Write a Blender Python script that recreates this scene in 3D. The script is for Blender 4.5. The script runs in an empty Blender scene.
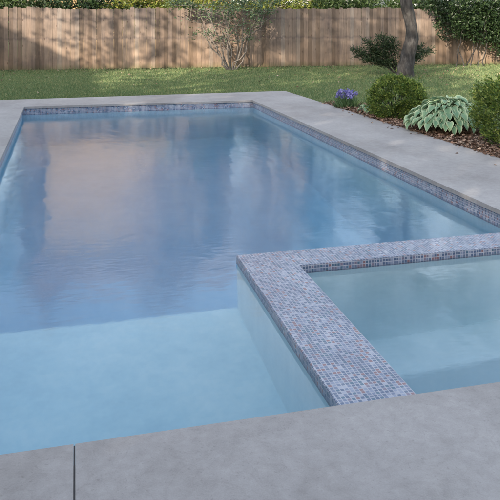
import bpy, bmesh, math, random
import numpy as np
from mathutils import Vector, Matrix, noise as mnoise

C = bpy.context.scene
COL = C.collection
R = math.radians
rng = np.random.default_rng(7)
random.seed(7)

# ------------------------------------------------------------------ camera
cam = bpy.data.cameras.new('camera')
co = bpy.data.objects.new('camera', cam); COL.objects.link(co)
cam.sensor_width = 36; FPX = math.hypot(653, 233); cam.lens = FPX/500*36; cam.shift_y = -(250-17)/500   # level camera, lens shifted down: uprights stay parallel
cam.clip_start = 0.05; cam.clip_end = 2000
YAW = math.atan(175/FPX)
co.location = (-math.sin(YAW)*.563, -math.cos(YAW)*.563, 1.678)
co.rotation_euler = (math.pi/2, 0, -YAW)
C.camera = co

# ------------------------------------------------------------------ light
SUN_EL, SUN_AZ = 20.0, 45.0          # light travels towards +X +Y (azimuth measured from +Y to +X)
w = bpy.data.worlds.new('World'); C.world = w; w.use_nodes = True
nt = w.node_tree; nt.nodes.clear()
sky = nt.nodes.new('ShaderNodeTexSky'); sky.sky_type = 'NISHITA'; sky.sun_disc = False
sky.sun_elevation = R(SUN_EL); sky.sun_rotation = R(SUN_AZ+180)
sky.air_density = 1.2; sky.dust_density = 2.0; sky.ozone_density = 1.0
bg = nt.nodes.new('ShaderNodeBackground'); bg.inputs[1].default_value = 0.15
wo = nt.nodes.new('ShaderNodeOutputWorld')
hs = nt.nodes.new('ShaderNodeHueSaturation'); hs.inputs['Saturation'].default_value = .58   # hazy evening sky
nt.links.new(sky.outputs[0], hs.inputs['Color']); nt.links.new(hs.outputs[0], bg.inputs[0]); nt.links.new(bg.outputs[0], wo.inputs[0])
sl = bpy.data.lights.new('sun', 'SUN'); sl.energy = 2.6; sl.angle = R(0.5); sl.color = (1.0, .87, .69)
so = bpy.data.objects.new('sun', sl); COL.objects.link(so)
d = Vector((math.sin(R(SUN_AZ))*math.cos(R(SUN_EL)), math.cos(R(SUN_AZ))*math.cos(R(SUN_EL)), -math.sin(R(SUN_EL))))
so.rotation_euler = d.to_track_quat('-Z', 'Y').to_euler()
C.view_settings.view_transform = 'Standard'; C.view_settings.look = 'None'
C.view_settings.gamma = 1; C.view_settings.exposure = 1.85; C.view_settings.use_curve_mapping = False
C.render.engine = 'CYCLES'
cy = C.cycles
cy.use_denoising = True
cy.max_bounces = 12; cy.diffuse_bounces = 5; cy.glossy_bounces = 4; cy.transmission_bounces = 10
cy.transparent_max_bounces = 8; cy.caustics_refractive = True; cy.caustics_reflective = False
cy.sample_clamp_indirect = 4.0; cy.sample_clamp_direct = 0

# ------------------------------------------------------------------ materials
def newmat(name):
    m = bpy.data.materials.new(name); m.use_nodes = True
    n = m.node_tree; n.nodes.clear()
    o = n.nodes.new('ShaderNodeOutputMaterial'); b = n.nodes.new('ShaderNodeBsdfPrincipled')
    n.links.new(b.outputs[0], o.inputs[0])
    return m, n, b, o
def N(n, t, **k):
    x = n.nodes.new(t)
    for a, v in k.items():
        if a.startswith('i_'):
            x.inputs[a[2:].replace('_', ' ')].default_value = v
        else: setattr(x, a, v)
    return x
def ramp(n, fac, stops, interp='LINEAR'):
    r = n.nodes.new('ShaderNodeValToRGB'); r.color_ramp.interpolation = interp
    e = r.color_ramp.elements
    while len(e) < len(stops): e.new(0.5)
    for i, (p, c) in enumerate(stops):
        e[i].position = p; e[i].color = (*c, 1) if len(c) == 3 else c
    n.links.new(fac, r.inputs[0]); return r
def math_(n, op, a, b=None):
    x = n.nodes.new('ShaderNodeMath'); x.operation = op
    for i, v in enumerate((a, b)):
        if v is None: continue
        if hasattr(v, 'default_value'): n.links.new(v, x.inputs[i])
        else: x.inputs[i].default_value = v
    return x.outputs[0]
def mixc(n, f, a, b, mode='MIX'):
    x = n.nodes.new('ShaderNodeMix'); x.data_type = 'RGBA'; x.blend_type = mode
    for s, v in ((x.inputs[0], f), (x.inputs[6], a), (x.inputs[7], b)):
        if hasattr(v, 'default_value'): n.links.new(v, s)
        elif isinstance(v, (int, float)): s.default_value = v
        else: s.default_value = (*v, 1)
    return x.outputs[2]
def objco(n, scale=(1, 1, 1)):
    g = N(n, 'ShaderNodeTexCoord'); m = N(n, 'ShaderNodeMapping'); m.inputs[3].default_value = scale
    n.links.new(g.outputs['Object'], m.inputs[0]); return m.outputs[0]
def noi(n, co_, scale, detail=4, rough=.55):
    x = N(n, 'ShaderNodeTexNoise'); x.inputs['Scale'].default_value = scale
    x.inputs['Detail'].default_value = detail; x.inputs['Roughness'].default_value = rough
    n.links.new(co_, x.inputs[0]); return x.outputs[0]
def bump(n, b, h, s, dist=.01):
    x = N(n, 'ShaderNodeBump'); x.inputs['Strength'].default_value = s; x.inputs['Distance'].default_value = dist
    n.links.new(h, x.inputs['Height']); n.links.new(x.outputs[0], b.inputs['Normal'])

def m_noise(name, stops, scale, rough=.8, bs=.2, scale2=None, aniso=(1, 1, 1), bd=.01, spec=.5):
    m, n, b, o = newmat(name); c = objco(n, aniso)
    f = noi(n, c, scale, 8, .6)
    if scale2:
        f = math_(n, 'ADD', math_(n, 'MULTIPLY', f, .5), math_(n, 'MULTIPLY', noi(n, c, scale2, 4), .5))
    n.links.new(ramp(n, f, stops).outputs[0], b.inputs['Base Color'])
    b.inputs['Roughness'].default_value = rough; b.inputs['Specular IOR Level'].default_value = spec
    if bs: bump(n, b, f, bs, bd)
    return m

def m_leaf(name, cols, rough=.5, trans=.25, attr_edge=None):
    """foliage: every leaf is an island with its own tone; a little light passes through"""
    m, n, b, o = newmat(name)
    g = N(n, 'ShaderNodeNewGeometry')
    k = len(cols)
    r = ramp(n, g.outputs['Random Per Island'], [((i+.5)/k, c) for i, c in enumerate(cols)])
    col = r.outputs[0]
    if attr_edge:
        a = N(n, 'ShaderNodeAttribute'); a.attribute_name = 'edge'
        col = mixc(n, a.outputs['Fac'], col, attr_edge)
    n.links.new(col, b.inputs['Base Color'])
    b.inputs['Roughness'].default_value = rough; b.inputs['Specular IOR Level'].default_value = .35
    t = N(n, 'ShaderNodeBsdfTranslucent'); n.links.new(col, t.inputs[0])
    mx = N(n, 'ShaderNodeMixShader'); mx.inputs[0].default_value = trans
    n.links.new(b.outputs[0], mx.inputs[1]); n.links.new(t.outputs[0], mx.inputs[2])
    n.links.new(mx.outputs[0], o.inputs[0])
    return m

def m_tiles(name):
    """small glass mosaic tiles in pale grout, laid on the real coordinates of each face"""
    T = .0222
    m, n, b, o = newmat(name)
    tc = N(n, 'ShaderNodeTexCoord'); g = N(n, 'ShaderNodeNewGeometry')
    ab = N(n, 'ShaderNodeVectorMath', operation='ABSOLUTE'); n.links.new(g.outputs['True Normal'], ab.inputs[0])
    sn = N(n, 'ShaderNodeSeparateXYZ'); n.links.new(ab.outputs[0], sn.inputs[0])
    wob = N(n, 'ShaderNodeTexNoise'); wob.inputs['Scale'].default_value = 9; n.links.new(tc.outputs['Object'], wob.inputs[0])
    wv = N(n, 'ShaderNodeVectorMath', operation='MULTIPLY_ADD'); n.links.new(wob.outputs['Color'], wv.inputs[0])
    wv.inputs[1].default_value = (.006, .006, .006); n.links.new(tc.outputs['Object'], wv.inputs[2])     # hand-laid rows are never dead straight
    sc = N(n, 'ShaderNodeSeparateXYZ'); n.links.new(wv.outputs[0], sc.inputs[0])
    cells, masks = [], []
    for i in range(3):
        inpl = math_(n, 'LESS_THAN', sn.outputs[i], .7)
        q = math_(n, 'MULTIPLY', math_(n, 'DIVIDE', sc.outputs[i], T), inpl)
        cells.append(math_(n, 'FLOOR', q))
        fr = math_(n, 'FRACT', q)
        dd = math_(n, 'ABSOLUTE', math_(n, 'SUBTRACT', fr, .5))
        dd = math_(n, 'MULTIPLY', dd, inpl)
        masks.append(dd)
    mxx = math_(n, 'MAXIMUM', math_(n, 'MAXIMUM', masks[0], masks[1]), masks[2])
    tile = N(n, 'ShaderNodeMapRange'); tile.inputs[1].default_value = .36; tile.inputs[2].default_value = .42
    tile.inputs[3].default_value = 1; tile.inputs[4].default_value = 0
    n.links.new(mxx, tile.inputs[0])
    cv = N(n, 'ShaderNodeCombineXYZ')
    for i in range(3): n.links.new(cells[i], cv.inputs[i])
    wn = N(n, 'ShaderNodeTexWhiteNoise', noise_dimensions='3D'); n.links.new(cv.outputs[0], wn.inputs[0])
    cr = ramp(n, wn.outputs[0], [(0, (.09, .13, .22)), (.18, (.17, .21, .31)), (.36, (.25, .14, .15)), (.44, (.12, .16, .24)),
                                 (.60, (.25, .29, .39)), (.74, (.20, .17, .23)), (.82, (.08, .15, .22)), (.92, (.36, .38, .46))], 'CONSTANT')
    col = mixc(n, tile.outputs[0], (.44, .45, .50), cr.outputs[0])
    col = mixc(n, 1, col, ramp(n, noi(n, tc.outputs['Object'], 5, 6, .7), [(.35, (.80, .80, .84)), (.65, (1.12, 1.1, 1.08))]).outputs[0], 'MULTIPLY')
    n.links.new(col, b.inputs['Base Color'])
    rr = math_(n, 'SUBTRACT', .8, math_(n, 'MULTIPLY', tile.outputs[0], .5)); n.links.new(rr, b.inputs['Roughness'])
    bump(n, b, tile.outputs[0], .35, .002)
    return m

M = {}
M['deck'] = None
def m_deck():
    m, n, b, o = newmat('deck stone'); c = objco(n)
    a = noi(n, c, 1.1, 6, .6); f = noi(n, c, 16, 8, .7); g = noi(n, c, 170, 3, .6)
    v = math_(n, 'ADD', math_(n, 'ADD', math_(n, 'MULTIPLY', a, .45), math_(n, 'MULTIPLY', f, .35)), math_(n, 'MULTIPLY', g, .2))
    col = ramp(n, v, [(.36, (.24, .222, .218)), (.46, (.305, .285, .28)), (.54, (.345, .324, .32)), (.66, (.43, .405, .40))]).outputs[0]
    # faint darker fissures
    vo = N(n, 'ShaderNodeTexNoise'); vo.inputs['Scale'].default_value = 5.5; vo.inputs['Detail'].default_value = 9
    vo.inputs['Distortion'].default_value = 1.2; n.links.new(c, vo.inputs[0])
    cr = ramp(n, vo.outputs[0], [(.47, (1, 1, 1)), (.5, (.93, .925, .92)), (.53, (1, 1, 1))])
    col = mixc(n, .8, col, cr.outputs[0], 'MULTIPLY')
    pit = ramp(n, noi(n, c, 60, 2, .5), [(.30, (.72, .71, .71)), (.36, (1, 1, 1))]).outputs[0]
    col = mixc(n, .5, col, pit, 'MULTIPLY')
    sta = ramp(n, noi(n, objco(n, (1, .6, 1)), .8, 7, .68), [(.40, (.86, .85, .84)), (.52, (1, 1, 1)), (.64, (1.06, 1.06, 1.05))]).outputs[0]
    col = mixc(n, 1, col, sta, 'MULTIPLY')
    n.links.new(col, b.inputs['Base Color']); b.inputs['Roughness'].default_value = .62
    bump(n, b, v, .25, .006)
    return m
M['deck'] = m_deck()
M['edge'] = m_noise('deck edge mortar', [(.3, (.20, .17, .14)), (.7, (.34, .29, .24))], 9, .85)
M['sealant'] = m_noise('joint sealant', [(.3, (.05, .048, .05)), (.7, (.09, .085, .085))], 20, .8)
M['tile'] = m_tiles('glass mosaic')
def m_plaster(name='pool plaster', stops=None):
    m, n, b, o = newmat(name); c = objco(n)
    v = math_(n, 'ADD', math_(n, 'MULTIPLY', noi(n, c, 1.6, 6, .6), .6), math_(n, 'MULTIPLY', noi(n, c, 22, 6, .7), .4))
    st = noi(n, objco(n, (7, 7, .35)), 1.0, 4, .6)
    v = math_(n, 'ADD', math_(n, 'MULTIPLY', v, .7), math_(n, 'MULTIPLY', st, .3))
    n.links.new(ramp(n, v, stops or [(.34, (.43, .67, .77)), (.5, (.53, .77, .845)), (.66, (.66, .85, .89))]).outputs[0], b.inputs['Base Color'])
    b.inputs['Roughness'].default_value = .8; bump(n, b, v, .15, .01)
    return m
M['plaster'] = m_plaster()
M['spa_plaster'] = m_plaster('spa plaster', [(.34, (.55, .74, .80)), (.5, (.64, .82, .87)), (.66, (.75, .89, .91))])  # paler than the pool plaster, in place of light the deep spa lacks
def m_water(name='pool water', dens=.15):
    m, n, b, o = newmat(name); n.nodes.remove(b)
    g = N(n, 'ShaderNodeBsdfGlass'); g.inputs['IOR'].default_value = 1.333; g.inputs['Roughness'].default_value = 0.095
    c = objco(n, (1, 1, 1))
    cs = objco(n, (1.0, .45, 1))
    h1 = noi(n, cs, 3.4, 2, .5); h2 = noi(n, objco(n, (.6, 1.3, 1)), 14, 2, .5)
    hh = math_(n, 'ADD', h1, math_(n, 'MULTIPLY', h2, .16))
    bp = N(n, 'ShaderNodeBump'); bp.inputs['Strength'].default_value = 1; bp.inputs['Distance'].default_value = .0052
    n.links.new(hh, bp.inputs['Height']); n.links.new(bp.outputs[0], g.inputs['Normal'])
    va = N(n, 'ShaderNodeVolumeAbsorption'); va.inputs[0].default_value = (.10, .58, .86, 1); va.inputs[1].default_value = dens
    n.links.new(g.outputs[0], o.inputs[0]); n.links.new(va.outputs[0], o.inputs[1])
    return m
M['water'] = m_water(); M['spa_water'] = m_water('spa water', .10)
def m_wood():
    m, n, b, o = newmat('fence wood')
    g = N(n, 'ShaderNodeNewGeometry')
    r = ramp(n, g.outputs['Random Per Island'], [(0, (.15, .115, .09)), (.15, (.26, .20, .16)), (.4, (.22, .175, .145)), (.55, (.30, .235, .19)), (.8, (.20, .16, .135)), (1, (.38, .33, .285))])
    gr = noi(n, objco(n, (14, 14, .8)), 2.0, 8, .7)
    st = noi(n, objco(n, (1, 1, 1)), .9, 5, .6)
    col = mixc(n, .75, r.outputs[0], ramp(n, gr, [(.3, (.55, .55, .56)), (.6, (1.1, 1.05, 1.0))]).outputs[0], 'MULTIPLY')
    col = mixc(n, .8, col, ramp(n, st, [(.35, (.50, .50, .54)), (.48, (.85, .82, .80)), (.62, (1.1, 1.05, 1.0))]).outputs[0], 'MULTIPLY')
    # darker wavering bands at the height of two rails
    tz = N(n, 'ShaderNodeSeparateXYZ'); n.links.new(objco(n), tz.inputs[0])
    zz = math_(n, 'ADD', tz.outputs[2], math_(n, 'MULTIPLY', math_(n, 'SUBTRACT', noi(n, objco(n, (6, 6, .5)), 1.0, 4), .5), .22))
    for zc in (1.02, 1.66):
        dd = math_(n, 'ABSOLUTE', math_(n, 'SUBTRACT', zz, zc))
        col = mixc(n, 1, col, ramp(n, dd, [(0, (.76, .77, .82)), (.06, (1, 1, 1))]).outputs[0], 'MULTIPLY')
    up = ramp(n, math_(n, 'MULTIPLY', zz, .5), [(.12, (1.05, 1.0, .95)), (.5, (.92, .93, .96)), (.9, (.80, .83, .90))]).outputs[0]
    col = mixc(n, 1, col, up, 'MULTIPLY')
    foot = ramp(n, zz, [(.05, (.72, .80, .66)), (.22, (1, 1, 1))]).outputs[0]
    col = mixc(n, 1, col, foot, 'MULTIPLY')
    kn = N(n, 'ShaderNodeTexVoronoi'); kn.inputs['Scale'].default_value = 1; n.links.new(objco(n, (7, 7, 2.6)), kn.inputs[0])
    col = mixc(n, .8, col, ramp(n, kn.outputs['Distance'], [(.05, (.45, .38, .33)), (.13, (1, 1, 1))]).outputs[0], 'MULTIPLY')
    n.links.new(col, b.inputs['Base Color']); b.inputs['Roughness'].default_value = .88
    b.inputs['Specular IOR Level'].default_value = .2
    bump(n, b, gr, .3, .01)
    return m
M['wood'] = m_wood()
M['bark'] = m_noise('bark', [(.35, (.014, .012, .012)), (.52, (.034, .031, .030)), (.68, (.068, .063, .061))], 9, .9, .9, aniso=(1.6, 1.6, .45), bd=.05)
M['bark_pale'] = m_noise('pale bark', [(.3, (.14, .115, .10)), (.7, (.36, .31, .27))], 8, .9, .4)
M['bark_mid'] = m_noise('grey bark', [(.3, (.09, .075, .065)), (.7, (.22, .19, .165))], 8, .9, .4)
M['lawn'] = m_noise('lawn soil', [(.35, (.055, .085, .028)), (.5, (.075, .11, .035)), (.62, (.13, .145, .055))], .35, .95, .3, 3.0, bd=.03, spec=.1)
M['grass'] = m_leaf('grass blades', [(.115, .175, .075), (.155, .22, .095), (.13, .20, .085), (.22, .25, .115), (.30, .30, .15)], .6, .3)
M['mulch_base'] = m_noise('mulch soil', [(.35, (.07, .045, .03)), (.65, (.16, .10, .07))], 14, .95, .6, bd=.03)
M['mulch'] = m_leaf('mulch chips', [(.12, .07, .05), (.26, .15, .10), (.38, .25, .18), (.18, .11, .08), (.45, .33, .25)], .85, 0.02)
M['box'] = m_leaf('boxwood leaves', [(.06, .11, .028), (.11, .18, .04), (.18, .26, .05), (.32, .36, .09), (.085, .15, .036)], .45, .3)
M['hosta'] = m_leaf('hosta leaves', [(.11, .22, .13), (.16, .29, .17), (.21, .34, .20), (.13, .25, .145)], .5, .2, (.56, .62, .40))
M['conifer'] = m_leaf('dark needles', [(.02, .038, .018), (.035, .06, .026), (.055, .08, .035), (.028, .048, .02)], .6, .1)
M['holly'] = m_leaf('dark leaves', [(.012, .026, .011), (.02, .042, .015), (.036, .06, .02), (.018, .035, .013)], .45, .15)
M['blueleaf'] = m_leaf('grey green leaves', [(.07, .12, .07), (.10, .16, .095), (.14, .20, .12), (.08, .13, .06), (.20, .24, .12)], .55, .3)
M['green'] = m_leaf('green leaves', [(.03, .055, .018), (.05, .08, .025), (.07, .105, .033), (.04, .07, .022)], .5, .3)
M['yellow'] = m_leaf('yellow green leaves', [(.14, .17, .03), (.22, .22, .035), (.09, .13, .025), (.17, .19, .04)], .5, .35)
M['brown'] = m_leaf('russet leaves', [(.50, .37, .28), (.56, .43, .34), (.44, .33, .25), (.60, .48, .38), (.40, .33, .25)], .6, .3)
M['violet'] = m_leaf('violet petals', [(.20, .19, .48), (.30, .28, .58), (.42, .39, .68), (.16, .14, .40)], .5, .3)
M['blade'] = m_leaf('iris blades', [(.06, .12, .045), (.09, .16, .06), (.12, .18, .08)], .5, .2)
def m_brick():
    m, n, b, o = newmat('house brick'); c = objco(n)
    sp = N(n, 'ShaderNodeSeparateXYZ'); n.links.new(c, sp.inputs[0])
    cb = N(n, 'ShaderNodeCombineXYZ'); n.links.new(math_(n, 'ADD', sp.outputs[0], sp.outputs[1]), cb.inputs[0]); n.links.new(sp.outputs[2], cb.inputs[1])
    t = N(n, 'ShaderNodeTexBrick'); t.inputs['Scale'].default_value = 1; t.inputs['Brick Width'].default_value = .215; t.inputs['Row Height'].default_value = .075
    t.inputs['Mortar Size'].default_value = .006
    t.inputs['Color1'].default_value = (.48, .42, .38, 1); t.inputs['Color2'].default_value = (.58, .52, .47, 1); t.inputs['Mortar'].default_value = (.45, .42, .38, 1)  # kept pale so the unseen house bounces light towards the pool
    n.links.new(cb.outputs[0], t.inputs[0]); n.links.new(t.outputs[0], b.inputs['Base Color']); b.inputs['Roughness'].default_value = .9
    return m
M['brick'] = m_brick()
M['stucco'] = m_noise('tan stucco', [(.3, (.25, .17, .085)), (.7, (.36, .25, .125))], 1.2, .9, .1, 9)
M['tanroof'] = m_noise('brown roof tiles', [(.3, (.25, .18, .14)), (.7, (.38, .28, .22))], 12, .9, .4)
M['render'] = m_noise('pale siding', [(.3, (.50, .50, .48)), (.7, (.62, .62, .60))], 3, .8, .1)
M['shingle'] = m_noise('roof shingles', [(.3, (.12, .115, .11)), (.7, (.22, .21, .20))], 12, .9, .4)
M['pale_roof'] = m_noise('pale roof shingles', [(.3, (.36, .38, .37)), (.7, (.52, .54, .53))], 8, .85, .3)
M['white'] = m_noise('white paint', [(.3, (.68, .68, .66)), (.7, (.78, .78, .76))], 4, .5, .05)
m, n, b, o = newmat('window glass'); b.inputs['Base Color'].default_value = (.03, .035, .04, 1); b.inputs['Roughness'].default_value = .05
M['glass'] = m

# ------------------------------------------------------------------ mesh helpers
def tag(o, label=None, cat=None, group=None, kind=None):
    if label: o['label'] = label
    if cat: o['category'] = cat
    if group: o['group'] = group
    if kind: o['kind'] = kind
    return o
def link(name, me, mat, parent=None, loc=None):
    o = bpy.data.objects.new(name, me); COL.objects.link(o)
    if mat is not None:
        for mm in (mat if isinstance(mat, (list, tuple)) else [mat]): me.materials.append(mm)
    if parent: o.parent = parent
    if loc: o.location = loc
    return o
def empty(name, loc, rz=0):
    o = bpy.data.objects.new(name, None); COL.objects.link(o); o.location = loc; o.rotation_euler = (0, 0, rz)
    o.empty_display_size = .2
    return o
def prism(bm, pts, z0, z1, mat=0):
    """vertical prism over a counter-clockwise outline"""
    lo = [bm.verts.new((x, y, z0)) for x, y in pts]; hi = [bm.verts.new((x, y, z1)) for x, y in pts]
    k = len(pts); fs = [bm.faces.new(lo[::-1]), bm.faces.new(hi)]
    for i in range(k): fs.append(bm.faces.new((lo[i], lo[(i+1) % k], hi[(i+1) % k], hi[i])))
    for f in fs: f.material_index = mat
    return fs
def box(bm, x0, x1, y0, y1, z0, z1, mat=0):
    return prism(bm, [(x0, y0), (x1, y0), (x1, y1), (x0, y1)], z0, z1, mat)
def fin(name, bm, mat, parent=None, loc=None, bevel=0, smooth=False):
    if bevel:
        bmesh.ops.bevel(bm, geom=[e for e in bm.edges if len(e.link_faces) == 2 and e.calc_face_angle(0) > .5], offset=bevel, segments=2, affect='EDGES', profile=.6)
    bmesh.ops.recalc_face_normals(bm, faces=bm.faces[:])
    me = bpy.data.meshes.new(name); bm.to_mesh(me); bm.free()
    if smooth: me.shade_smooth()
    return link(name, me, mat, parent, loc)
def mesh_np(name, V, F, mat, parent=None, loc=None, smooth=False, attr=None):
    """V (n,3), F (m,k) all faces with k corners"""
    me = bpy.data.meshes.new(name)
    V = np.asarray(V, dtype=np.float32); F = np.asarray(F, dtype=np.int32); k = F.shape[1]
    me.vertices.add(len(V)); me.vertices.foreach_set('co', V.ravel())
    me.loops.add(F.size); me.loops.foreach_set('vertex_index', F.ravel())
    me.polygons.add(len(F)); me.polygons.foreach_set('loop_start', np.arange(0, F.size, k, dtype=np.int32))
    me.update(calc_edges=True); me.validate()
    if smooth: me.shade_smooth()
    if attr is not None:
        a = me.attributes.new('edge', 'FLOAT', 'POINT'); a.data.foreach_set('value', np.asarray(attr, dtype=np.float32))
    return link(name, me, mat, parent, loc)
def unit(v): return v/np.maximum(np.linalg.norm(v, axis=-1, keepdims=True), 1e-9)
def leaves(P, D, size, width=.5, up=None, curl=.15, var=.35):
    """one folded six-corner leaf (two quads) at each P, pointing along D"""
    n_ = len(P); D = unit(D + rng.normal(0, .001, D.shape))
    u = rng.normal(0, 1, (n_, 3)) if up is None else up + rng.normal(0, .35, (n_, 3))
    S = unit(np.cross(D, u)); U = np.cross(S, D)
    L = (size*(1+rng.uniform(-var, var, n_)))[:, None]; W = L*width*.5
    a = P; t = P+D*L-U*L*curl
    m1 = P+D*L*.45+U*L*.04
    l = P+D*L*.42+S*W+U*W*.35; r = P+D*L*.42-S*W+U*W*.35
    V = np.stack([a, l, t, r, ], 1).reshape(-1, 3)
    F = (np.arange(n_)*4)[:, None]+np.array([[0, 1, 2, 3]])
    return V, F
def blob_points(n_, r, seed, shell=.45, low=-1.0, lump=.28, freq=1.6):
    """points in an uneven ellipsoid crown, denser to the outside, clumped"""
    out = []; g = np.random.default_rng(seed); got = 0
    while got < n_:
        d_ = unit(g.normal(0, 1, (n_, 3))); rr = (shell+(1-shell)*g.random(n_)**.6)
        k = np.array([1+lump*mnoise.noise(Vector(v*freq)+Vector((seed*3.1, 0, 0)))*1.8 for v in d_[:n_]])
        p = d_*rr[:, None]*k[:, None]
        keep = p[:, 2] > low
        c = np.array([mnoise.noise(Vector(v*3.3)+Vector((0, seed*1.7, 5))) for v in p]) > -.16
        p = p[keep & c]; d2 = d_[keep & c]
        out.append(np.hstack([p*np.array(r), d2])); got += len(p)
    o = np.vstack(out)[:n_]; return o[:, :3], o[:, 3:]
def tube(V, F, pts, rads, k=8, wob=0):
    """append a tapered tube to lists"""
    pts = [Vector(p) for p in pts]; base = len(V); prev = None
    for i, p in enumerate(pts):
        t = (pts[min(i+1, len(pts)-1)]-pts[max(i-1, 0)]).normalized()
        a = t.orthogonal().normalized() if prev is None else (prev-t*prev.dot(t)).normalized()
        prev = a; b_ = t.cross(a)
        for j in range(k):
            an = 2*math.pi*j/k; rr = rads[i]*(1+wob*mnoise.noise(Vector((math.cos(an)*1.3, math.sin(an)*1.3, p.z*1.4+i*.3))))
            V.append(p+a*math.cos(an)*rr+b_*math.sin(an)*rr)
    for i in range(len(pts)-1):
        for j in range(k):
            F.append((base+i*k+j, base+i*k+(j+1) % k, base+(i+1)*k+(j+1) % k, base+(i+1)*k+j))
def bend(p0, p1, sag, n_=7, jit=.05, g=random):
    p0, p1 = Vector(p0), Vector(p1); o_ = []
    L = (p1-p0).length
    for i in range(n_):
        t = i/(n_-1); q = p0.lerp(p1, t); q.z += sag*math.sin(math.pi*t)
        if 0 < i < n_-1: q += Vector((g.uniform(-1, 1), g.uniform(-1, 1), g.uniform(-1, 1)))*jit*L
        o_.append(q)
    return o_

# ------------------------------------------------------------------ pool geometry
ZW = -.15; ZC = -.10                       # water level, top of the tiled dividing wall
xr = lambda y: 3.44-.013*(y-4.76)
xl = lambda y: -.99-.014*(y-8.06)
xo = lambda y: 4.76-.036*(y-6.72)
YN, YF = 2.265, 13.03
OV = .03                                    # deck overhang
JT = -.14
# deck (structure)
bm = bmesh.new()
TH = .04
prism(bm, [(-9, -2.6), (JT-.0035, -2.6), (JT-.0035, YN), (-9, YN)], -TH, 0)
prism(bm, [(JT+.0035, -2.6), (9, -2.6), (9, YN), (JT+.0035, YN)], -TH, 0)
prism(bm, [(xl(YN)-1.3, YN+.004), (xl(YN), YN+.004), (xl(YF), YF), (xl(YF)-1.3, YF+1.2)], -TH, 0)
prism(bm, [(xl(YF)-1.3, YF+1.204), (xl(YF), YF+.004), (xr(YF), YF+.004), (xo(14.52), 14.52)], -TH, 0)
prism(bm, [(xr(YN), YN+.004), (xo(YN), YN+.004), (xo(14.52)+.003, 14.52), (xr(YF)+.003, YF)], -TH, 0)
tag(fin('pool_deck', bm, M['deck'], bevel=.006), kind='structure')
bm = bmesh.new()                            # mortar bed, slightly set back below the slabs
B = OV
bed = -.0405
prism(bm, [(-9, -2.6), (9, -2.6), (9, YN-.07), (-9, YN-.07)], -.10, bed)
prism(bm, [(xl(YN)-1.25, YN-.008), (xl(YN)-.07, YN-.008), (xl(YF)-.07, YF+.07), (xl(YF)-1.25, YF+1.15)], -.10, bed)
prism(bm, [(xl(YF)-1.25, YF+1.16), (xl(YF)-.07, YF+.075), (xr(YF)+.07, YF+.075), (xo(14.5)-.05, 14.46)], -.10, bed)
prism(bm, [(xr(YN)+.07, YN-.008), (xo(YN)-.05, YN-.008), (xo(14.5)-.045, 14.44), (xr(YF)+.07, YF+.07)], -.10, bed)
tag(fin('deck_bed', bm, M['edge']), kind='structure')

bm = bmesh.new(); box(bm, JT-.0032, JT+.0032, -2.6, YN-.001, -.0395, -.006)
tag(fin('deck_joint', bm, M['sealant']), kind='structure')

# pool: walls, floors, tile band
pool = empty('swimming_pool', (1.2, 7.6, -.15))
tag(pool, 'long rectangular swimming pool with pale blue plaster, shallow near end and mosaic waterline', 'swimming pool')
sw = Vector(pool.location)
def rel(bm, s): bmesh.ops.translate(bm, verts=bm.verts[:], vec=-s)
DEEP = -3.2; SH = -1.0
WX0, WX1, WY0, WY1 = 1.03, 1.425, 4.18, 4.50   # dividing wall outer/inner
xrw = lambda y: xr(y)+OV; xlw = lambda y: xl(y)-OV
YNw, YFw = YN-OV, YF+OV
TB = -.215
def wall(name, pts, z0, z1, mat, parent, s):
    bm = bmesh.new(); prism(bm, pts, z0, z1); rel(bm, s); return fin(name, bm, mat, parent)
wz = TB
for pts in ([(xlw(YNw)-.3, YNw), (xlw(YNw), YNw), (xlw(YFw), YFw), (xlw(YFw)-.3, YFw)],
            [(xlw(YFw)-.3, YFw+.002), (xrw(YFw)+.3, YFw+.002), (xrw(YFw)+.3, YFw+.3), (xlw(YFw)-.3, YFw+.3)],
            [(xrw(WY1), WY1-.002), (xrw(WY1)+.3, WY1-.002), (xrw(YFw)+.3, YFw), (xrw(YFw), YFw)],
            [(xlw(YNw)-.3, YNw-.3), (WX0+.1, YNw-.3), (WX0+.1, YNw-.002), (xlw(YNw)-.3, YNw-.002)]):
    wall('pool_wall', pts, DEEP, -.104, M['plaster'], pool, sw)
bm = bmesh.new(); prism(bm, [(xlw(YNw)-.1, YNw-.1), (WX0+.05, YNw-.1), (WX0+.05, 4.52), (xlw(4.5)-.1, 4.52)], DEEP, SH)
rel(bm, sw); fin('shallow_floor', bm, M['plaster'], pool, bevel=.05)
bm = bmesh.new(); box(bm, -1.3, 3.8, 4.3, 13.3, DEEP-.3, DEEP-.003); rel(bm, sw); fin('deep_floor', bm, M['plaster'], pool)
# tile band: thin strips 6 mm proud of the plaster
q = .006
bm = bmesh.new()
prism(bm, [(xlw(YNw)-.02, YNw), (xlw(YNw)+q, YNw), (xlw(YFw)+q, YFw), (xlw(YFw)-.02, YFw)], TB, -.0415)
prism(bm, [(xlw(YFw)+q, YFw-q), (xrw(YFw)-q, YFw-q), (xrw(YFw)-q, YFw+.02), (xlw(YFw)+q, YFw+.02)], TB, -.0415)
prism(bm, [(xrw(WY1)-q, WY1+.002), (xrw(WY1)+.02, WY1+.002), (xrw(YFw)+.02, YFw), (xrw(YFw)-q, YFw)], TB, -.0415)
rel(bm, sw); fin('waterline_tiles', bm, M['tile'], pool)
# pool light niche-free; a skimmer mouth is not visible in the picture

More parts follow.
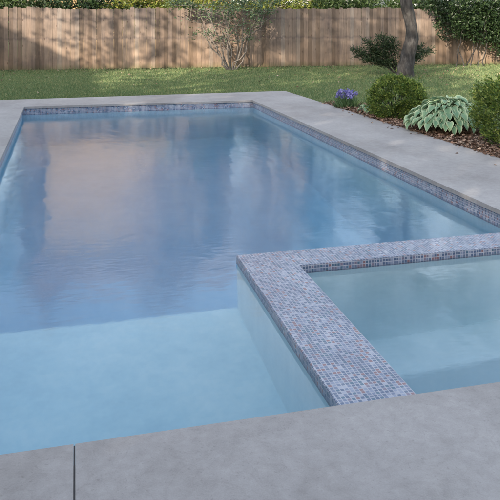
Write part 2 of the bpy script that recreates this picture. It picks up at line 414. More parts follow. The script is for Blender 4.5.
spa = empty('spa', (2.2, 3.3, -.15))
tag(spa, 'square spa basin in the near right corner of the pool behind a mosaic topped wall', 'spa')
ss = Vector(spa.location)
SD = -1.85
bm = bmesh.new()
L_out = [(WX0+q, YNw-.25), (WX1-q, YNw-.25), (WX1-q, WY0+q), (3.8, WY0+q), (3.8, WY1-q), (WX0+q, WY1-q)]
lo = L_out
prism(bm, [lo[0], lo[1], lo[2], (WX1-q, WY1-q), (WX0+q, WY1-q)], SD-.1, ZC-.003)
prism(bm, [(WX1-q+.0005, WY0+q), (3.8, WY0+q), (3.8, WY1-q), (WX1-q+.0005, WY1-q)], SD-.1, ZC-.003)
rel(bm, ss); fin('dividing_wall', bm, M['spa_plaster'], spa)
bm = bmesh.new()                            # tiled cap folding 8 cm down both faces
V_ = [(WX0, YNw-.2), (WX1, YNw-.2), (WX1, WY0), (xrw(WY0)-.002, WY0), (xrw(WY1)-.002, WY1), (WX0, WY1)]
top = [bm.verts.new((x, y, ZC)) for x, y in V_]; bot = [bm.verts.new((x, y, ZC-.082)) for x, y in V_]
bm.faces.new((top[0], top[1], top[2], top[5])); bm.faces.new((top[2], top[3], top[4], top[5]))
for i in (1, 2, 4, 5): bm.faces.new((bot[i], bot[(i+1) % 6], top[(i+1) % 6], top[i]))
rel(bm, ss)
bmesh.ops.bevel(bm, geom=[e for e in bm.edges if len(e.link_faces) == 2 and e.calc_face_angle(0) > .5], offset=.004, segments=2, affect='EDGES')
o = fin('mosaic_cap', bm, M['tile'], spa)
wall('spa_wall', [(xrw(YNw), YNw), (xrw(YNw)+.3, YNw), (xrw(WY0)+.3, WY0), (xrw(WY0), WY0)], SD, -.104, M['spa_plaster'], spa, ss)
wall('spa_wall', [(WX1-.05, YNw-.3), (3.8, YNw-.3), (3.8, YNw-.002), (WX1-.05, YNw-.002)], SD, -.104, M['spa_plaster'], spa, ss)
bm = bmesh.new(); prism(bm, [(xrw(YNw)-q, YNw), (xrw(YNw)+.02, YNw), (xrw(WY0)+.02, WY0-.002), (xrw(WY0)-q, WY0-.002)], TB, -.0415)
rel(bm, ss); fin('waterline_tiles', bm, M['tile'], spa)
BZ = -1.45; BY = 3.74
bm = bmesh.new(); prism(bm, [(WX1-.05, BY), (3.6, BY), (3.6, WY0+.05), (WX1-.05, WY0+.05)], SD, BZ); rel(bm, ss)
fin('bench', bm, M['spa_plaster'], spa, bevel=.04)
bm = bmesh.new(); box(bm, WX1-.05, 3.6, YNw-.1, BY+.3, SD-.3, SD-.003); rel(bm, ss); fin('spa_floor', bm, M['spa_plaster'], spa)

# water bodies: closed volumes whose sides run inside the walls
def water(pts, z0, mat='water'):
    bm = bmesh.new(); prism(bm, pts, z0, ZW)
    o = fin('water', bm, M[mat]); return tag(o, kind='structure')
water([(xlw(YNw)-.05, YNw-.05), (WX0+.15, YNw-.05), (WX0+.15, WY1-.1), (xrw(WY1)+.05, WY1-.1), (xrw(YFw)+.05, YFw+.05), (xlw(YFw)-.05, YFw+.05)], DEEP-.1)
water([(WX1-.1, YNw-.05), (xrw(YNw)+.05, YNw-.05), (xrw(WY0)+.05, WY0+.1), (WX1-.1, WY0+.1)], SD-.1, 'spa_water')

# ------------------------------------------------------------------ ground
FA, FB = (-13.0, 23.25), (30.0, 20.35)      # fence line
fy = lambda x: FA[1]+(FB[1]-FA[1])*(x-FA[0])/(FB[0]-FA[0])
GZ = -.03
def ground():
    X = [-400, -60, -20, -1.9, 3.9, 30, 90, 400]; Y = [-400, -60, -20, 1.9, 13.6, 30, 90, 500]
    V = [(x, y, GZ) for y in Y for x in X]; F = []
    k = len(X)
    for j in range(len(Y)-1):
        for i in range(k-1):
            if i == 3 and j == 3: continue
            F.append((j*k+i, j*k+i+1, (j+1)*k+i+1, (j+1)*k+i))
    return mesh_np('ground', V, F, M['lawn'])
tag(ground(), kind='structure')

def in_bed(x, y):
    e = xo(y)
    wv = 1.25+.22*math.sin(y*1.3)+.12*math.sin(y*3.1+1)
    wv *= min(1, max(0, (12.35-y)/1.6))**.5 if y < 12.35 else 0
    return e-.02 < x < e+wv and y > 1.5
# bed sheet
ys = np.linspace(1.6, 12.3, 40); V = []; F = []
for i, y in enumerate(ys):
    wv = (1.25+.22*math.sin(y*1.3)+.12*math.sin(y*3.1+1))*min(1, max(0, (12.35-y)/1.6))**.5
    V += [(xo(y)-.01, y, -.022), (xo(y)+wv*.5, y, -.005), (xo(y)+wv, y, -.024)]
for i in range(len(ys)-1):
    for j in (0, 1): F.append((i*3+j, i*3+j+1, i*3+j+4, i*3+j+3))
tag(mesh_np('planting_bed', V, F, M['mulch_base']), kind='structure')
# mulch chips and fallen leaves
P = []
while len(P) < 15000:
    y = random.uniform(4.5, 12.3); x = xo(y)+random.uniform(-.06, 1.75)
    if in_bed(x, y) or (random.random() < .02 and x > xo(y)): P.append((x, y, random.uniform(-.015, .03)))
P = np.array(P); D = rng.normal(0, 1, P.shape); D[:, 2] *= .25
V, F = leaves(P, D, .05, .55, np.array([0, 0, 1.0]), .1)
tag(mesh_np('mulch', V, F, M['mulch']), 'reddish bark mulch and dry leaves strewn in the planting bed beside the deck', 'mulch', kind='stuff')

# grass blades
def grass():
    n_ = 330000
    x = rng.uniform(-7, 19, n_); y = rng.uniform(7, 22.9, n_)
    fence = FA[1]+(FB[1]-FA[1])*(x-FA[0])/(FB[0]-FA[0])
    keep = (y < fence-.02) & (((y > 14.53) | ((x > 4.76-.036*(y-6.72)+.02))))
    wv = (1.25+.22*np.sin(y*1.3)+.12*np.sin(y*3.1+1))*np.sqrt(np.clip((12.35-y)/1.6, 0, 1))
    keep &= ~((x < 4.76-.036*(y-6.72)+wv-.03) & (y < 12.35))
    keep &= ~((y < 14) & (x > 12))
    far_ = np.clip((y-7)/12, .35, 1)
    x, y = x[keep], y[keep]; k = len(x)
    near_f = np.clip(1-(FA[1]+(FB[1]-FA[1])*(x-FA[0])/(FB[0]-FA[0])-y)/.25, 0, 1)
    h = rng.uniform(.025, .06, k)*(1+near_f*rng.uniform(0, 2.2, k)); an = rng.uniform(0, 6.283, k); wd = rng.uniform(.004, .009, k)*(1+.5*near_f)
    tr = np.clip(1-(np.hypot(x-9.12, y-17.5)-.2)/.35, 0, 1); h = h*(1+tr*1.3)
    lean = rng.normal(0, .45, (k, 2))*h[:, None]
    b0 = np.stack([x, y, np.full(k, GZ-.004)], 1)
    s = np.stack([np.cos(an), np.sin(an), np.zeros(k)], 1)*wd[:, None]
    t = b0.copy(); t[:, :2] += lean; t[:, 2] += h
    V = np.stack([b0-s, b0+s, t], 1).reshape(-1, 3); F = np.arange(3*k).reshape(-1, 3)
    tag(mesh_np('grass', V, F, M['grass']), 'short mown lawn grass between the pool deck and the wooden fence', 'grass', kind='stuff')
grass()
k = 900; x = rng.uniform(-5, 17, k); y = 22.6-rng.exponential(2.2, k); x[:250] = rng.normal(9.1, 1.6, 250); y[:250] = rng.normal(17.6, 1.5, 250)
y = np.minimum(y, FA[1]+(FB[1]-FA[1])*(x-FA[0])/(FB[0]-FA[0])-.08)
kp = (y > 14.6); x, y = x[kp], y[kp]
P = np.stack([x, y, rng.uniform(.0, .02, len(x))], 1); D = rng.normal(0, 1, P.shape); D[:, 2] *= .3
k2 = 26; yy = rng.uniform(4.6, 11.5, k2); xx = 4.76-.036*(yy-6.72)-rng.exponential(.12, k2)-.02
P2 = np.stack([xx, yy, np.full(k2, .006)], 1); D2 = rng.normal(0, 1, P2.shape); D2[:, 2] = .02
V, F = leaves(np.vstack([P, P2]), np.vstack([D, D2]), .055, .6, np.array([0, 0, 1.0]), .1)
tag(mesh_np('fallen_leaves', V, F, M['mulch']), 'dry brown leaves scattered on the lawn and the edge of the deck', 'leaves', kind='stuff')

# ------------------------------------------------------------------ fence
fence = empty('wooden_fence', (FA[0], FA[1], GZ), math.atan2(FB[1]-FA[1], FB[0]-FA[0]))
tag(fence, 'weathered brown privacy fence of upright boards running across the back of the lawn', 'fence')
FL = math.hypot(FB[0]-FA[0], FB[1]-FA[1]); PL = 2.44; npan = int(FL/PL)
for p in range(npan):
    bm = bmesh.new(); x = p*PL; xe = x+PL-.004
    hgt = 2.0+random.uniform(-.02, .02)
    while x < xe-.05:
        wd = min(random.uniform(.132, .142), xe-x); g = .004
        zt = hgt+random.uniform(-.028, .022)*(1 if random.random() < .85 else 2); wp = random.gauss(0, .004); dy = random.uniform(-.004, .004)
        cut = .025; x0, x1 = x, x+wd-g
        pts = [(x0, 0.03), (x1, .03), (x1, zt-cut), (x1-cut, zt), (x0+cut, zt), (x0, zt-cut)]
        f0 = [bm.verts.new((a+(wp if z > 1 else 0), -.018+dy-abs(wp)*(z > 1), z)) for a, z in pts]; f1 = [bm.verts.new((a+(wp if z > 1 else 0), dy-abs(wp)*(z > 1), z)) for a, z in pts]
        bm.faces.new(f0); bm.faces.new(f1[::-1])
        for i in range(6): bm.faces.new((f0[i], f1[i], f1[(i+1) % 6], f0[(i+1) % 6]))
        x += wd
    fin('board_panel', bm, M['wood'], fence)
for z in (.35, 1.0, 1.62):
    bm = bmesh.new(); box(bm, 0, FL, .006, .044, z, z+.088); fin('rail', bm, M['wood'], fence)
for p in range(npan+1):
    bm = bmesh.new(); box(bm, p*PL-.045, p*PL+.045, .046, .136, 0, 1.86); fin('post', bm, M['wood'], fence)

# ------------------------------------------------------------------ plants
def leafy(name, parent, n_, r, seed, mat, size, center, width=.5, **k):
    P, D = blob_points(n_, r, seed, **k)
    P = P+np.array(center); D = D+rng.normal(0, .8, D.shape)+np.array([0, 0, .15])
    V, F = leaves(P, D, size, width); return mesh_np(name, V, F, mat, parent)

def boxwood(loc, r, h, seed, label, n_=15000, mat='box'):
    t = empty('boxwood_shrub', loc); tag(t, label, 'shrub', 'clipped shrubs in the planting bed')
    P, D = blob_points(n_, (r, r, h*.52), seed, shell=.72, lump=.16, freq=2.6)
    P = P+np.array([0, 0, h*.5]); P[:, 2] = np.maximum(P[:, 2], .02)
    D = D*1.0+rng.normal(0, .55, D.shape)+np.array([0, 0, .5])
    g_ = np.random.default_rng(seed)                # stray shoots that escaped the last trim
    for i in range(70):
        d_ = unit(g_.normal(0, 1, 3)+np.array([0, 0, .5])); o_ = d_*np.array([r, r, h*.52])*.93+np.array([0, 0, h*.5])
        L_ = g_.uniform(.04, .13); q_ = o_+np.linspace(0, 1, 14)[:, None]*(d_+g_.normal(0, .3, 3))*L_
        P = np.vstack([P, q_+g_.normal(0, .006, (14, 3))]); D = np.vstack([D, d_+g_.normal(0, .7, (14, 3))])
    V, F = leaves(P, D, .036, .55); mesh_np('foliage', V, F, M[mat], t)
    V, F = [], []
    for i in range(9):
        a = i*.7; tube(V, F, bend((random.uniform(-.04, .04), random.uniform(-.04, .04), -.03), (math.cos(a)*r*.7, math.sin(a)*r*.7, h*random.uniform(.5, .8)), .08), np.linspace(.014, .004, 7), 5)
    mesh_np('stem', [tuple(v) for v in V], F, M['bark'], t, smooth=True)
    return t
boxwood((5.07, 10.1, GZ), .45, .70, 3, 'rounded green boxwood shrub between the violet flowers and the big hosta')
boxwood((5.46, 7.3, GZ), .60, .96, 5, 'rounded dark green shrub cut off by the right edge, beside the big hosta', 17000)

def hosta(loc, r, h, n_, ll, seed, label):
    g = random.Random(seed); t = empty('hosta', loc); tag(t, label, 'hosta', 'hostas in the planting bed')
    V, F, E = [], [], []; SV, SF = [], []
    for i in range(n_):
        f = math.sqrt((i+.5)/n_)                      # 0 centre .. 1 rim
        az = i*2.39996+g.uniform(-.25, .25)
        L = ll*g.uniform(.8, 1.15)*(1-.15*f); W = L*.64
        rb = r*.80*f; zb = h*(1-.62*f**1.7)*g.uniform(.88, 1.06)
        base = Vector((math.cos(az)*rb, math.sin(az)*rb, zb))
        tube(SV, SF, bend((math.cos(az)*.05*f, math.sin(az)*.05*f, 0), base, .06*f, 5, .01, g), [.007, .006, .005, .004, .004], 4)
        az2 = az+g.uniform(-.35, .35)
        out = Vector((math.cos(az2), math.sin(az2), 0)); side = Vector((-out.y, out.x, 0))
        tilt0 = .30-.75*f+g.uniform(-.2, .2); roll = g.uniform(-.25, .25)
        NU, NVv = 8, 6; b0 = len(V)
        pos = base.copy(); ang = tilt0
        for u in range(NU+1):
            s = u/NU
            wv = W*.5*(math.sin(math.pi*min(1, s**.62*.97+.03))**.8)*(1.05 if s < .6 else 1)
            if u == NU: wv = .001
            cdir = out*math.cos(ang)+Vector((0, 0, 1))*math.sin(ang)
            nrm = (-out*math.sin(ang)+Vector((0, 0, 1))*math.cos(ang))
            sd = (side*math.cos(roll)+nrm*math.sin(roll)); nn = nrm
            for v in range(NVv+1):
                q_ = v/NVv*2-1
                cup = abs(q_)**1.3*wv*.42+math.sin(s*9+q_*2)*.003
                heart = (-abs(q_)*.13*L if u == 0 else 0)
                if u == 0: wvv = W*.26
                else: wvv = wv
                V.append(pos+sd*q_*wvv+nn*cup+cdir*heart)
                E.append(max(0, min(1, (abs(q_)-.62)/.3))*.9 if 0 < u < NU else .8)
            pos = pos+cdir*(L/NU); ang -= g.uniform(.10, .17)
        for u in range(NU):
            for v in range(NVv):
                a = b0+u*(NVv+1)+v; F.append((a, a+1, a+NVv+2, a+NVv+1))
    mesh_np('leaves', [tuple(v) for v in V], F, M['hosta'], t, smooth=True, attr=E)
    mesh_np('stalks', [tuple(v) for v in SV], SF, M['blade'], t, smooth=True)
    return t
hosta((5.24, 8.72, GZ), .74, .50, 330, .165, 2, 'large spreading hosta with blue green leaves between the two rounded shrubs')
hosta((4.88, 10.75, GZ), .20, .18, 26, .12, 4, 'small pale green hosta clump beside the deck just left of the boxwood')

# violet flowers
def flowers():
    t = empty('violet_flower_plant', (4.76, 11.5, GZ)); tag(t, 'low clump of violet blue flowers at the far end of the planting bed', 'flowers')
    k = 420; an = rng.uniform(0, 6.28, k); rr = rng.uniform(0, .2, k); P = np.stack([np.cos(an)*rr*1.1, np.sin(an)*rr, np.zeros(k)], 1)
    D = np.stack([np.cos(an)*rr*2.5, np.sin(an)*rr*2.5, np.ones(k)], 1)+rng.normal(0, .25, (k, 3))
    V, F = leaves(P, D, .2, .1, curl=.25); mesh_np('leaves', V, F, M['blade'], t)
    SV, SF = [], []; FP, FD = [], []
    for i in range(26):
        a = random.uniform(0, 6.28); q_ = random.uniform(.02, .2)
        top_ = Vector((math.cos(a)*q_*1.15, math.sin(a)*q_, random.uniform(.22, .34)))
        tube(SV, SF, bend((top_.x*.5, top_.y*.5, 0), top_, 0, 4, .02), [.004]*4, 4)
        FP, FD = [], []
        for j in range(26):
            FP.append(top_+Vector((random.uniform(-.02, .02), random.uniform(-.02, .02), random.uniform(-.03, .03))))
            FD.append((random.gauss(0, 1), random.gauss(0, 1), random.gauss(.3, .6)))
        a_, b_ = leaves(np.array([tuple(p) for p in FP]), np.array(FD), .036, .75); mesh_np('flower', a_, b_, M['violet'], t)
    mesh_np('stems', [tuple(v) for v in SV], SF, M['blade'], t)
flowers()

def tree(name, loc, label, cat, crowns, leaf, bark, trunk, group=None, limbs=8, seed=1, lsize=.14, lw=.5, trunk_k=12, shell=.25):
    """trunk = (height, radius, lean x, lean y); crowns = [(cx,cy,cz, rx,ry,rz, n), ...]"""
    g = random.Random(seed); t = empty(name, loc); tag(t, label, cat, group)
    H, rad, lx, ly = trunk; V, F = [], []
    pts = []; n_ = 26 if trunk_k >= 20 else 12; cv = .11 if trunk_k >= 20 else 0; fl = .75 if trunk_k >= 20 else 1.5
    for i in range(n_):
        s = i/(n_-1); pts.append((lx*s+math.sin(s*5+seed)*.06*H*.12-cv*math.cos(math.pi*H*s/1.25)*(H*s < 2.5)-cv*(H*s >= 2.5), ly*s, H*s-.1*(i == 0)))
    rads = [rad*(1.0-.55*(i/(n_-1)))*(1+.45*math.exp(-i*fl)) for i in range(n_)]
    tube(V, F, pts, rads, trunk_k, .25)
    LP = []
    for i in range(limbs):
        c = crowns[i % len(crowns)]; a = g.uniform(0, 6.28)
        e = Vector((c[0]+math.cos(a)*c[3]*.75*g.random(), c[1]+math.sin(a)*c[4]*.75*g.random(), c[2]+c[5]*g.uniform(-.3, .7)))
        s = g.uniform(.55, 1); k = min(n_-1, int(s*(n_-1))); st = Vector(pts[k])
        b_ = bend(st, e, .1, 8, .05, g); tube(V, F, b_, np.linspace(rads[k]*.6, .02, 8), 6); LP.append(b_)
        for j in range(3):
            st2 = b_[g.randint(3, 6)]; a = g.uniform(0, 6.28); e2 = st2+Vector((math.cos(a), math.sin(a), g.uniform(0, 1)))*c[3]*.5
            tube(V, F, bend(st2, e2, .05, 5, .06, g), np.linspace(.03, .008, 5), 5)
    mesh_np('trunk', [tuple(v) for v in V], F, bark, t, smooth=True)
    Vs, Fs, off = [], [], 0
    for i, c in enumerate(crowns):
        P, D = blob_points(c[6], c[3:6], seed*10+i, shell=shell, lump=.38)
        P = P+np.array(c[:3]); D = D+rng.normal(0, .9, D.shape)-np.array([0, 0, .1])
        v, f = leaves(P, D, lsize, lw); Vs.append(v); Fs.append(f+off); off += len(v)
    mesh_np('crown', np.vstack(Vs), np.vstack(Fs), leaf, t)
    return t

# tree in the lawn (trunk in view, crown above the frame)
t = tree('oak_tree', (9.12, 17.5, GZ), 'thick dark grey tree trunk rising from the lawn in front of the fence', 'tree',
     [(0, .2, 6.2, 2.6, 2.6, 1.8, 2600), (-1.5, .5, 5.9, 1.8, 1.8, 1.2, 1400), (1.8, -.3, 6.2, 2, 2, 1.3, 1400)], M['green'], M['bark'], (5.5, .20, -.1, 0), limbs=8, seed=4, lsize=.13, trunk_k=20)
# evergreen growing round its foot
t = empty('evergreen_shrub', (9.0, 18.0, GZ)); tag(t, 'dark ragged evergreen shrub growing behind the foot of the thick trunk', 'shrub')
V, F = [], []
tips = [(-1.0, 0, 1.05), (-.6, .2, .75), (-.6, -.1, 1.15), (-.3, .1, .95), (-.15, .2, 1.1), (.75, .1, .85), (.6, -.1, .6), (-.95, 0, .5), (-.45, 0, .4), (1.1, .2, .72), (-1.3, .1, .8), (-.8, .1, .8), (-1.2, .1, .6)]
VL, FL_, off = [], [], 0
for i, e in enumerate(tips):
    b_ = bend((0, 0, 0), e, .12, 8, .03); tube(V, F, b_, np.linspace(.022, .005, 8), 5)
    P = []; D = []
    for j in range(430):
        s = .35+.65*random.random()**.7; k = min(6, int(s*7)); p = b_[k].lerp(b_[k+1], s*7-k)
        an = random.uniform(0, 6.28); sp = .27*(1-.35*s)
        off_ = Vector((math.cos(an)*sp, math.sin(an)*sp, random.uniform(-.12, .1)))*random.random()**.6
        P.append(tuple(p+off_)); D.append((off_.x+e[0]*.15, off_.y, .1))
    v, f = leaves(np.array(P), np.array(D)+rng.normal(0, .1, (430, 3)), .085, .28); VL.append(v); FL_.append(f+off); off += len(v)
mesh_np('stem', [tuple(v) for v in V], F, M['bark'], t, smooth=True)
mesh_np('foliage', np.vstack(VL), np.vstack(FL_), M['conifer'], t)

# multi-stemmed open shrub before the fence
def crape(loc):
    g = random.Random(12); t = empty('multi_stem_tree', loc); tag(t, 'small many stemmed tree with sparse grey green leaves standing against the fence', 'tree')
    V, F = [], []; P, D = [], []
    tips = [(-1.9, -.1, 2.3), (-1.35, .1, 2.05), (-1.1, -.3, 2.75), (-.7, .2, 2.9), (-.3, -.1, 2.7), (.05, -.2, 3.0), (.45, .2, 2.6), (.95, 0, 2.5), (1.35, -.2, 2.2), (1.9, .05, 2.45), (-.9, 0, 1.35), (1.0, -.1, 1.5), (-.2, -.4, 2.0)]
    for e in tips:
        b_ = bend((e[0]*.05, e[1]*.1, -.05), e, .0, 9, .06, g)
        for k, p in enumerate(b_): p.z += .32*math.sin(math.pi*k/8)*(abs(e[0])/1.9); 
        tube(V, F, b_, np.linspace(.026, .006, 9), 7)
        for j in range(9):
            k = g.randint(3, 8); st = b_[k]; a = g.uniform(0, 6.28); L = g.uniform(.25, .75)
            e2 = st+Vector((math.cos(a)*L, math.sin(a)*L*.7, g.uniform(-.25, .45)*L+.05))
            c_ = bend(st, e2, .03, 5, .05, g); tube(V, F, c_, np.linspace(.010, .003, 5), 4)
            if e2.z < .95: continue
            dens = (62 if e2.z > 1.85 else 14) if g.random() < .7 else 4
            for m_ in range(dens):
                s = g.uniform(.15, 1.05); q_ = st.lerp(e2, s)+Vector((g.gauss(0, .10), g.gauss(0, .10), g.gauss(0, .07)))
                P.append(tuple(q_)); D.append((g.gauss(0, 1), g.gauss(0, 1), g.gauss(-.1, .6)))
    mesh_np('trunk', [tuple(v) for v in V], F, M['bark_mid'], t, smooth=True)
    V, F = leaves(np.array(P), np.array(D), .085, .5); mesh_np('crown', V, F, M['blueleaf'], t)
crape((4.72, 21.2, GZ))

# big dark shrub at right before the fence
def bigshrub(loc):
    g = random.Random(5); t = empty('evergreen_bush', loc); tag(t, 'tall dark evergreen bush with bare lower stems in front of the fence at right', 'bush')
    V, F = [], []; P_, D_ = [], []
    for i in range(13):
        x0 = g.uniform(-1.6, 2.4); e = (x0+g.uniform(-.9, .9), g.uniform(-.6, .6), g.uniform(1.2, 1.8))
        V, F = [], []; tube(V, F, bend((x0, g.uniform(-.3, .3), -.05), e, 0, 7, .05, g), np.linspace(.022, .007, 7), 6)
        mesh_np('stem', [tuple(v) for v in V], F, M['bark'], t, smooth=True)
    Vs, Fs, off = [], [], 0
    for i, c in enumerate([(-1.4, 0, 1.75, .95, .6, .8, 3800), (-.4, .1, 1.75, 1.1, .7, .95, 5000), (.8, 0, 1.7, 1.2, .8, 1.0, 5500), (2.2, 0, 1.6, 1.3, .8, 1.15, 5500), (3.6, .1, 1.5, 1.2, .8, 1.2, 5000), (-2.2, .1, 2.15, .5, .4, .35, 700), (.3, -.2, .75, .5, .4, .45, 700)]):
        P, D = blob_points(c[6], c[3:6], 50+i, shell=.3, lump=.4); v, f = leaves(P+np.array(c[:3]), D+rng.normal(0, .9, D.shape), .10, .45)
        Vs.append(v); Fs.append(f+off); off += len(v)
    mesh_np('foliage', np.vstack(Vs), np.vstack(Fs), M['holly'], t)
bigshrub((13.95, 20.6, GZ))

# trees and hedges beyond the fence
far = 'trees and bushes beyond the fence'
tree('evergreen_tree', (-2.9, 25.2, GZ), 'dark green bush top showing over the fence at the far left', 'tree', [(0, 0, 1.75, 2.2, 1.2, .85, 9450)], M['green'], M['bark'], (1.8, .1, 0, 0), far, 5, 21, .12)
tree('evergreen_tree', (.3, 25.0, GZ), 'dark green bush top over the fence left of the yellow green one', 'tree', [(0, 0, 1.75, 2.1, 1.2, .8, 8820)], M['holly'], M['bark'], (1.8, .1, 0, 0), far, 5, 22, .12)
tree('forsythia_bush', (2.9, 24.9, GZ), 'bright yellow green bush showing above the fence top left of the small tree', 'bush', [(-.4, 0, 1.7, 1.6, 1.1, .85, 8820), (1.2, 0, 1.7, 1.3, 1.0, .8, 5460)], M['yellow'], M['bark_pale'], (1.5, .06, 0, 0), None, 6, 23, .11)
tree('forsythia_bush', (6.9, 24.8, GZ), 'yellow green bush top over the fence right behind the small many stemmed tree', 'bush', [(0, 0, 1.7, 2.1, 1.1, .8, 8820)], M['yellow'], M['bark_pale'], (1.5, .06, 0, 0), None, 6, 24, .11)
tree('evergreen_tree', (9.9, 24.9, GZ), 'mid green bush top over the fence left of the thick trunk', 'tree', [(0, 0, 1.75, 2.1, 1.2, .85, 9660)], M['green'], M['bark'], (1.8, .1, 0, 0), far, 5, 25, .12)
tree('evergreen_tree', (13.2, 24.8, GZ), 'mid green bush top over the fence right of the thick trunk', 'tree', [(0, 0, 1.75, 2.1, 1.2, .85, 8820)], M['green'], M['bark'], (1.8, .1, 0, 0), far, 5, 26, .12)
# tall trees out of view, shaped for their reflection; the russet ones added
tree('reflection_beech', (7.9, 28.5, GZ), 'unseen slender russet leaved tree added for its reflection at the right corner of the tan house beyond the fence', 'tree',
     [(0, 0, 5.6, 1.9, 1.8, 3.2, 5500), (0, 0, 8.6, 1.2, 1.2, 1.6, 1800)], M['brown'], M['bark_pale'], (7, .16, 0, 0), 'russet trees added for the brown reflection', 10, 32, .2, .6)
tree('reflection_beech', (-1.6, 31.5, GZ), 'unseen russet leaved tree added for its reflection at the left corner of the tan house beyond the fence', 'tree',
     [(0, 0, 5.6, 1.5, 1.4, 3.6, 4500), (.2, 0, 9.4, 1.1, 1.2, 1.8, 1600)], M['brown'], M['bark_pale'], (7, .14, 0, 0), 'russet trees added for the brown reflection', 10, 36, .2, .6)
tree('reflection_beech', (3.6, 27.6, GZ), 'unseen russet leaved tree added for its reflection in front of the tan house beyond the fence', 'tree',
     [(0, 0, 5.8, 1.7, 1.3, 2.8, 3000), (-.3, 0, 8.6, 1.2, 1.2, 1.4, 900)], M['brown'], M['bark_pale'], (7, .14, 0, 0), 'russet trees added for the brown reflection', 10, 37, .2, .6)
tree('maple_tree', (-5.2, 30, GZ), 'green tree rising behind the fence beyond the left edge of the pool', 'tree',
     [(0, 0, 6.0, 2.9, 2.4, 3.4, 2600), (2.0, .8, 7.6, 1.5, 1.4, 2.8, 900)], M['blueleaf'], M['bark'], (6, .2, 0, 0), None, 10, 33, .18, .6)
tree('maple_tree', (13, 33, GZ), 'broad tall green tree behind the fence beyond the thick trunk', 'tree',
     [(0, 0, 4.6, 4.6, 2.4, 3.2, 9000), (-2.5, 0, 8.6, 3.0, 2.2, 2.4, 5000), (3, 0, 7.6, 3.0, 2.2, 2.4, 4500)], M['green'], M['bark'], (4, .2, 0, 0), None, 10, 34, .18, .6)
tree('maple_tree', (23, 32, GZ), 'broad green tree behind the fence beyond the dark bush', 'tree',
     [(0, 0, 5.0, 4.6, 2.4, 3.4, 9000), (-1, 0, 9, 3.4, 2.2, 2.6, 5000)], M['green'], M['bark'], (4, .2, 0, 0), None, 10, 35, .18, .6)

# ------------------------------------------------------------------ houses
def house(name, loc, sx, sy, eave, ridge, axis, label, wmat, rmat, wins, over=.5, rz=0):
    t = empty(name, loc, rz); tag(t, label, 'house')
    bm = bmesh.new(); a, b_ = sx/2, sy/2
    box(bm, -a, a, -b_, b_, -.1, eave); fin('wall', bm, wmat, t)
    bm = bmesh.new(); A_, B_ = a+over, b_+over; th = .16
    if axis == 'y': sec = [(-A_, eave-.15), (0, ridge), (A_, eave-.15)]; ln = B_; mk = lambda p, s: (p[0], s, p[1])
    else: sec = [(-B_, eave-.15), (0, ridge), (B_, eave-.15)]; ln = A_; mk = lambda p, s: (s, p[0], p[1])
    for i in (0, 1):
        p, r_ = sec[i], sec[i+1]
        v = [bm.verts.new(mk(x, s)) for s in (-ln, ln) for x in (p, r_, (r_[0], r_[1]+th), (p[0], p[1]+th))]
        for f in ((0, 1, 2, 3), (7, 6, 5, 4), (0, 4, 5, 1), (1, 5, 6, 2), (2, 6, 7, 3), (3, 7, 4, 0)): bm.faces.new([v[k] for k in f])
    fin('roof', bm, rmat, t)
    hw = (a if axis == 'y' else b_)
    for s in (-1, 1):
        bm = bmesh.new(); l_ = (b_ if axis == 'y' else a)*s
        v = [bm.verts.new(mk(p, q_)) for q_ in (l_-.1*s, l_) for p in ((-hw, eave-.003), (hw, eave-.003), (0, ridge-.12))]
        for f in ((0, 1, 2), (5, 4, 3), (0, 3, 4, 1), (1, 4, 5, 2), (2, 5, 3, 0)): bm.faces.new([v[k] for k in f])
        fin('gable', bm, wmat, t)
    for (face, u, z0, wd, hg, kind) in wins:
        bm = bmesh.new(); bg_ = bmesh.new()
        def put(B, u0, u1, z0_, z1_, d0, d1):
            if face == 'n': box(B, u0, u1, b_+d0, b_+d1, z0_, z1_)
            elif face == 'e': box(B, a+d0, a+d1, u0, u1, z0_, z1_)
            elif face == 's': box(B, u0, u1, -b_-d1, -b_-d0, z0_, z1_)
        z1 = z0+hg; fr = .07
        put(bm, u-wd/2, u-wd/2+fr, z0, z1, .002, .06); put(bm, u+wd/2-fr, u+wd/2, z0, z1, .002, .06)
        put(bm, u-wd/2+fr, u+wd/2-fr, z0, z0+fr, .002, .06); put(bm, u-wd/2+fr, u+wd/2-fr, z1-fr, z1, .002, .06)
        put(bm, u-.02, u+.02, z0+fr, z1-fr, .002, .05)
        w_ = fin(kind, bm, M['white'], t); put(bg_, u-wd/2+fr, u+wd/2-fr, z0+fr, z1-fr, .004, .02); fin('pane', bg_, M['glass'], w_)
    return t
# owner's house added unseen behind the camera for shade; neighbour's roof shades from left
house('shade_house', (3.2, -7.4, GZ), 17, 8.2, 2.9, 5.6, 'x', 'unseen single storey pale brick house added for shade behind the deck on the near side of the pool', M['brick'], M['shingle'],
      [('n', x, z, w_, h_, k_) for x, z, w_, h_, k_ in ((-6, .9, 1.6, 1.3, 'window'), (-1.5, .1, 2.4, 2.1, 'door'), (2.5, .9, 1.6, 1.3, 'window'), (6, .9, 1.6, 1.3, 'window'))])
house('neighbour_house', (-15, 3.9, GZ), 8.6, 21, 4.9, 7.8, 'y', 'long grey sided house to the left of the garden', M['render'], M['shingle'],
      [('e', y, z, 1.2, 1.3, 'window') for y in (-7, -2, 3, 8) for z in (.9, 3.2)])
house('reflection_house', (2.7, 33, GZ), 8.0, 6, 8.6, 11.0, 'x', 'unseen tall tan stucco house added beyond the fence to mirror brown in the pool water', M['stucco'], M['tanroof'],  # unseen house added to colour the reflection in the pool
      [('s', 2.6, .9, .9, 1.2, 'window')])
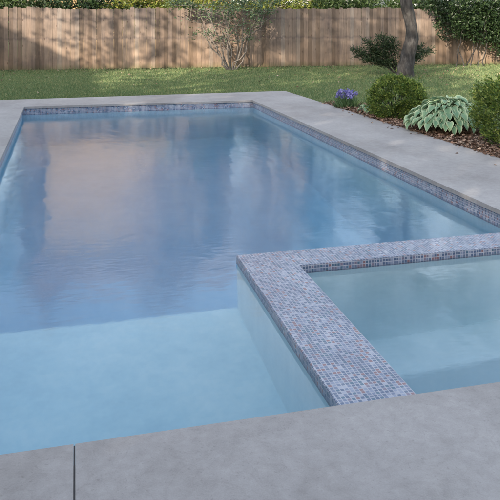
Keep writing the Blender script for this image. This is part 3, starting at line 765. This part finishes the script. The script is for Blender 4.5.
house('pale_roofed_house', (21.5, 36, GZ), 9, 7, 1.9, 3.3, 'x', 'low house with a pale grey roof glimpsed over the fence at right', M['render'], M['pale_roof'],
      [('s', x, .8, 1.2, 1.0, 'window') for x in (-3, 0, 3)])
# garden trees out of view at left, placed to break up the low sun
sh = 'tall garden trees left of the pool'
tree('shade_tree', (-9.3, -.6, GZ), 'leafy shade tree beside the neighbour house, the one nearest the brick house', 'tree', [(0, 0, 6.2, 3.2, 3.2, 2.4, 4200), (1.2, .6, 8.0, 2.2, 2.2, 1.6, 2000)], M['green'], M['bark'], (5, .22, 0, 0), sh, 8, 41, .26, .65)
tree('shade_tree', (-9.3, -5.0, GZ), 'unseen leafy tree added for shade at the corner of the brick house, farthest from the fence', 'tree', [(0, 0, 5.6, 3.0, 3.2, 2.8, 3000), (1.2, .6, 7.6, 2.2, 2.2, 1.6, 1100), (3.0, .3, 4.6, 2.0, 2.0, 1.8, 1300), (.6, -1.8, 4.6, 1.9, 1.9, 1.3, 1800)], M['green'], M['bark'], (5, .22, 0, 0), sh, 8, 44, .26, .65)  # tree added out of view to shade the pool and near deck
tree('shade_tree', (-9.4, 11.4, GZ), 'leafy shade tree at the far corner of the neighbour house by the fence', 'tree', [(0, 0, 6.6, 2.2, 2.6, 1.9, 650)], M['green'], M['bark'], (5, .18, 0, 0), sh, 8, 45, .22, .65)
tree('shade_tree', (-6.6, 6.6, GZ), 'leafy shade tree on the grass left of the pool, nearest to the fence', 'tree', [(0, 0, 8.9, 3.0, 3.0, 1.9, 2300), (1.5, -1.2, 8.2, 2.4, 2.4, 1.4, 1200)], M['green'], M['bark'], (7, .22, 0, 0), sh, 8, 43, .26, .65)
tree('shade_tree', (-9.6, 4.2, GZ), 'leafy shade tree beside the neighbour house, the middle one', 'tree', [(0, 0, 6.4, 2.9, 2.9, 2.3, 1500), (-.6, 0, 8.4, 1.8, 1.8, 1.4, 500)], M['green'], M['bark'], (5, .22, 0, 0), sh, 8, 42, .26, .65)
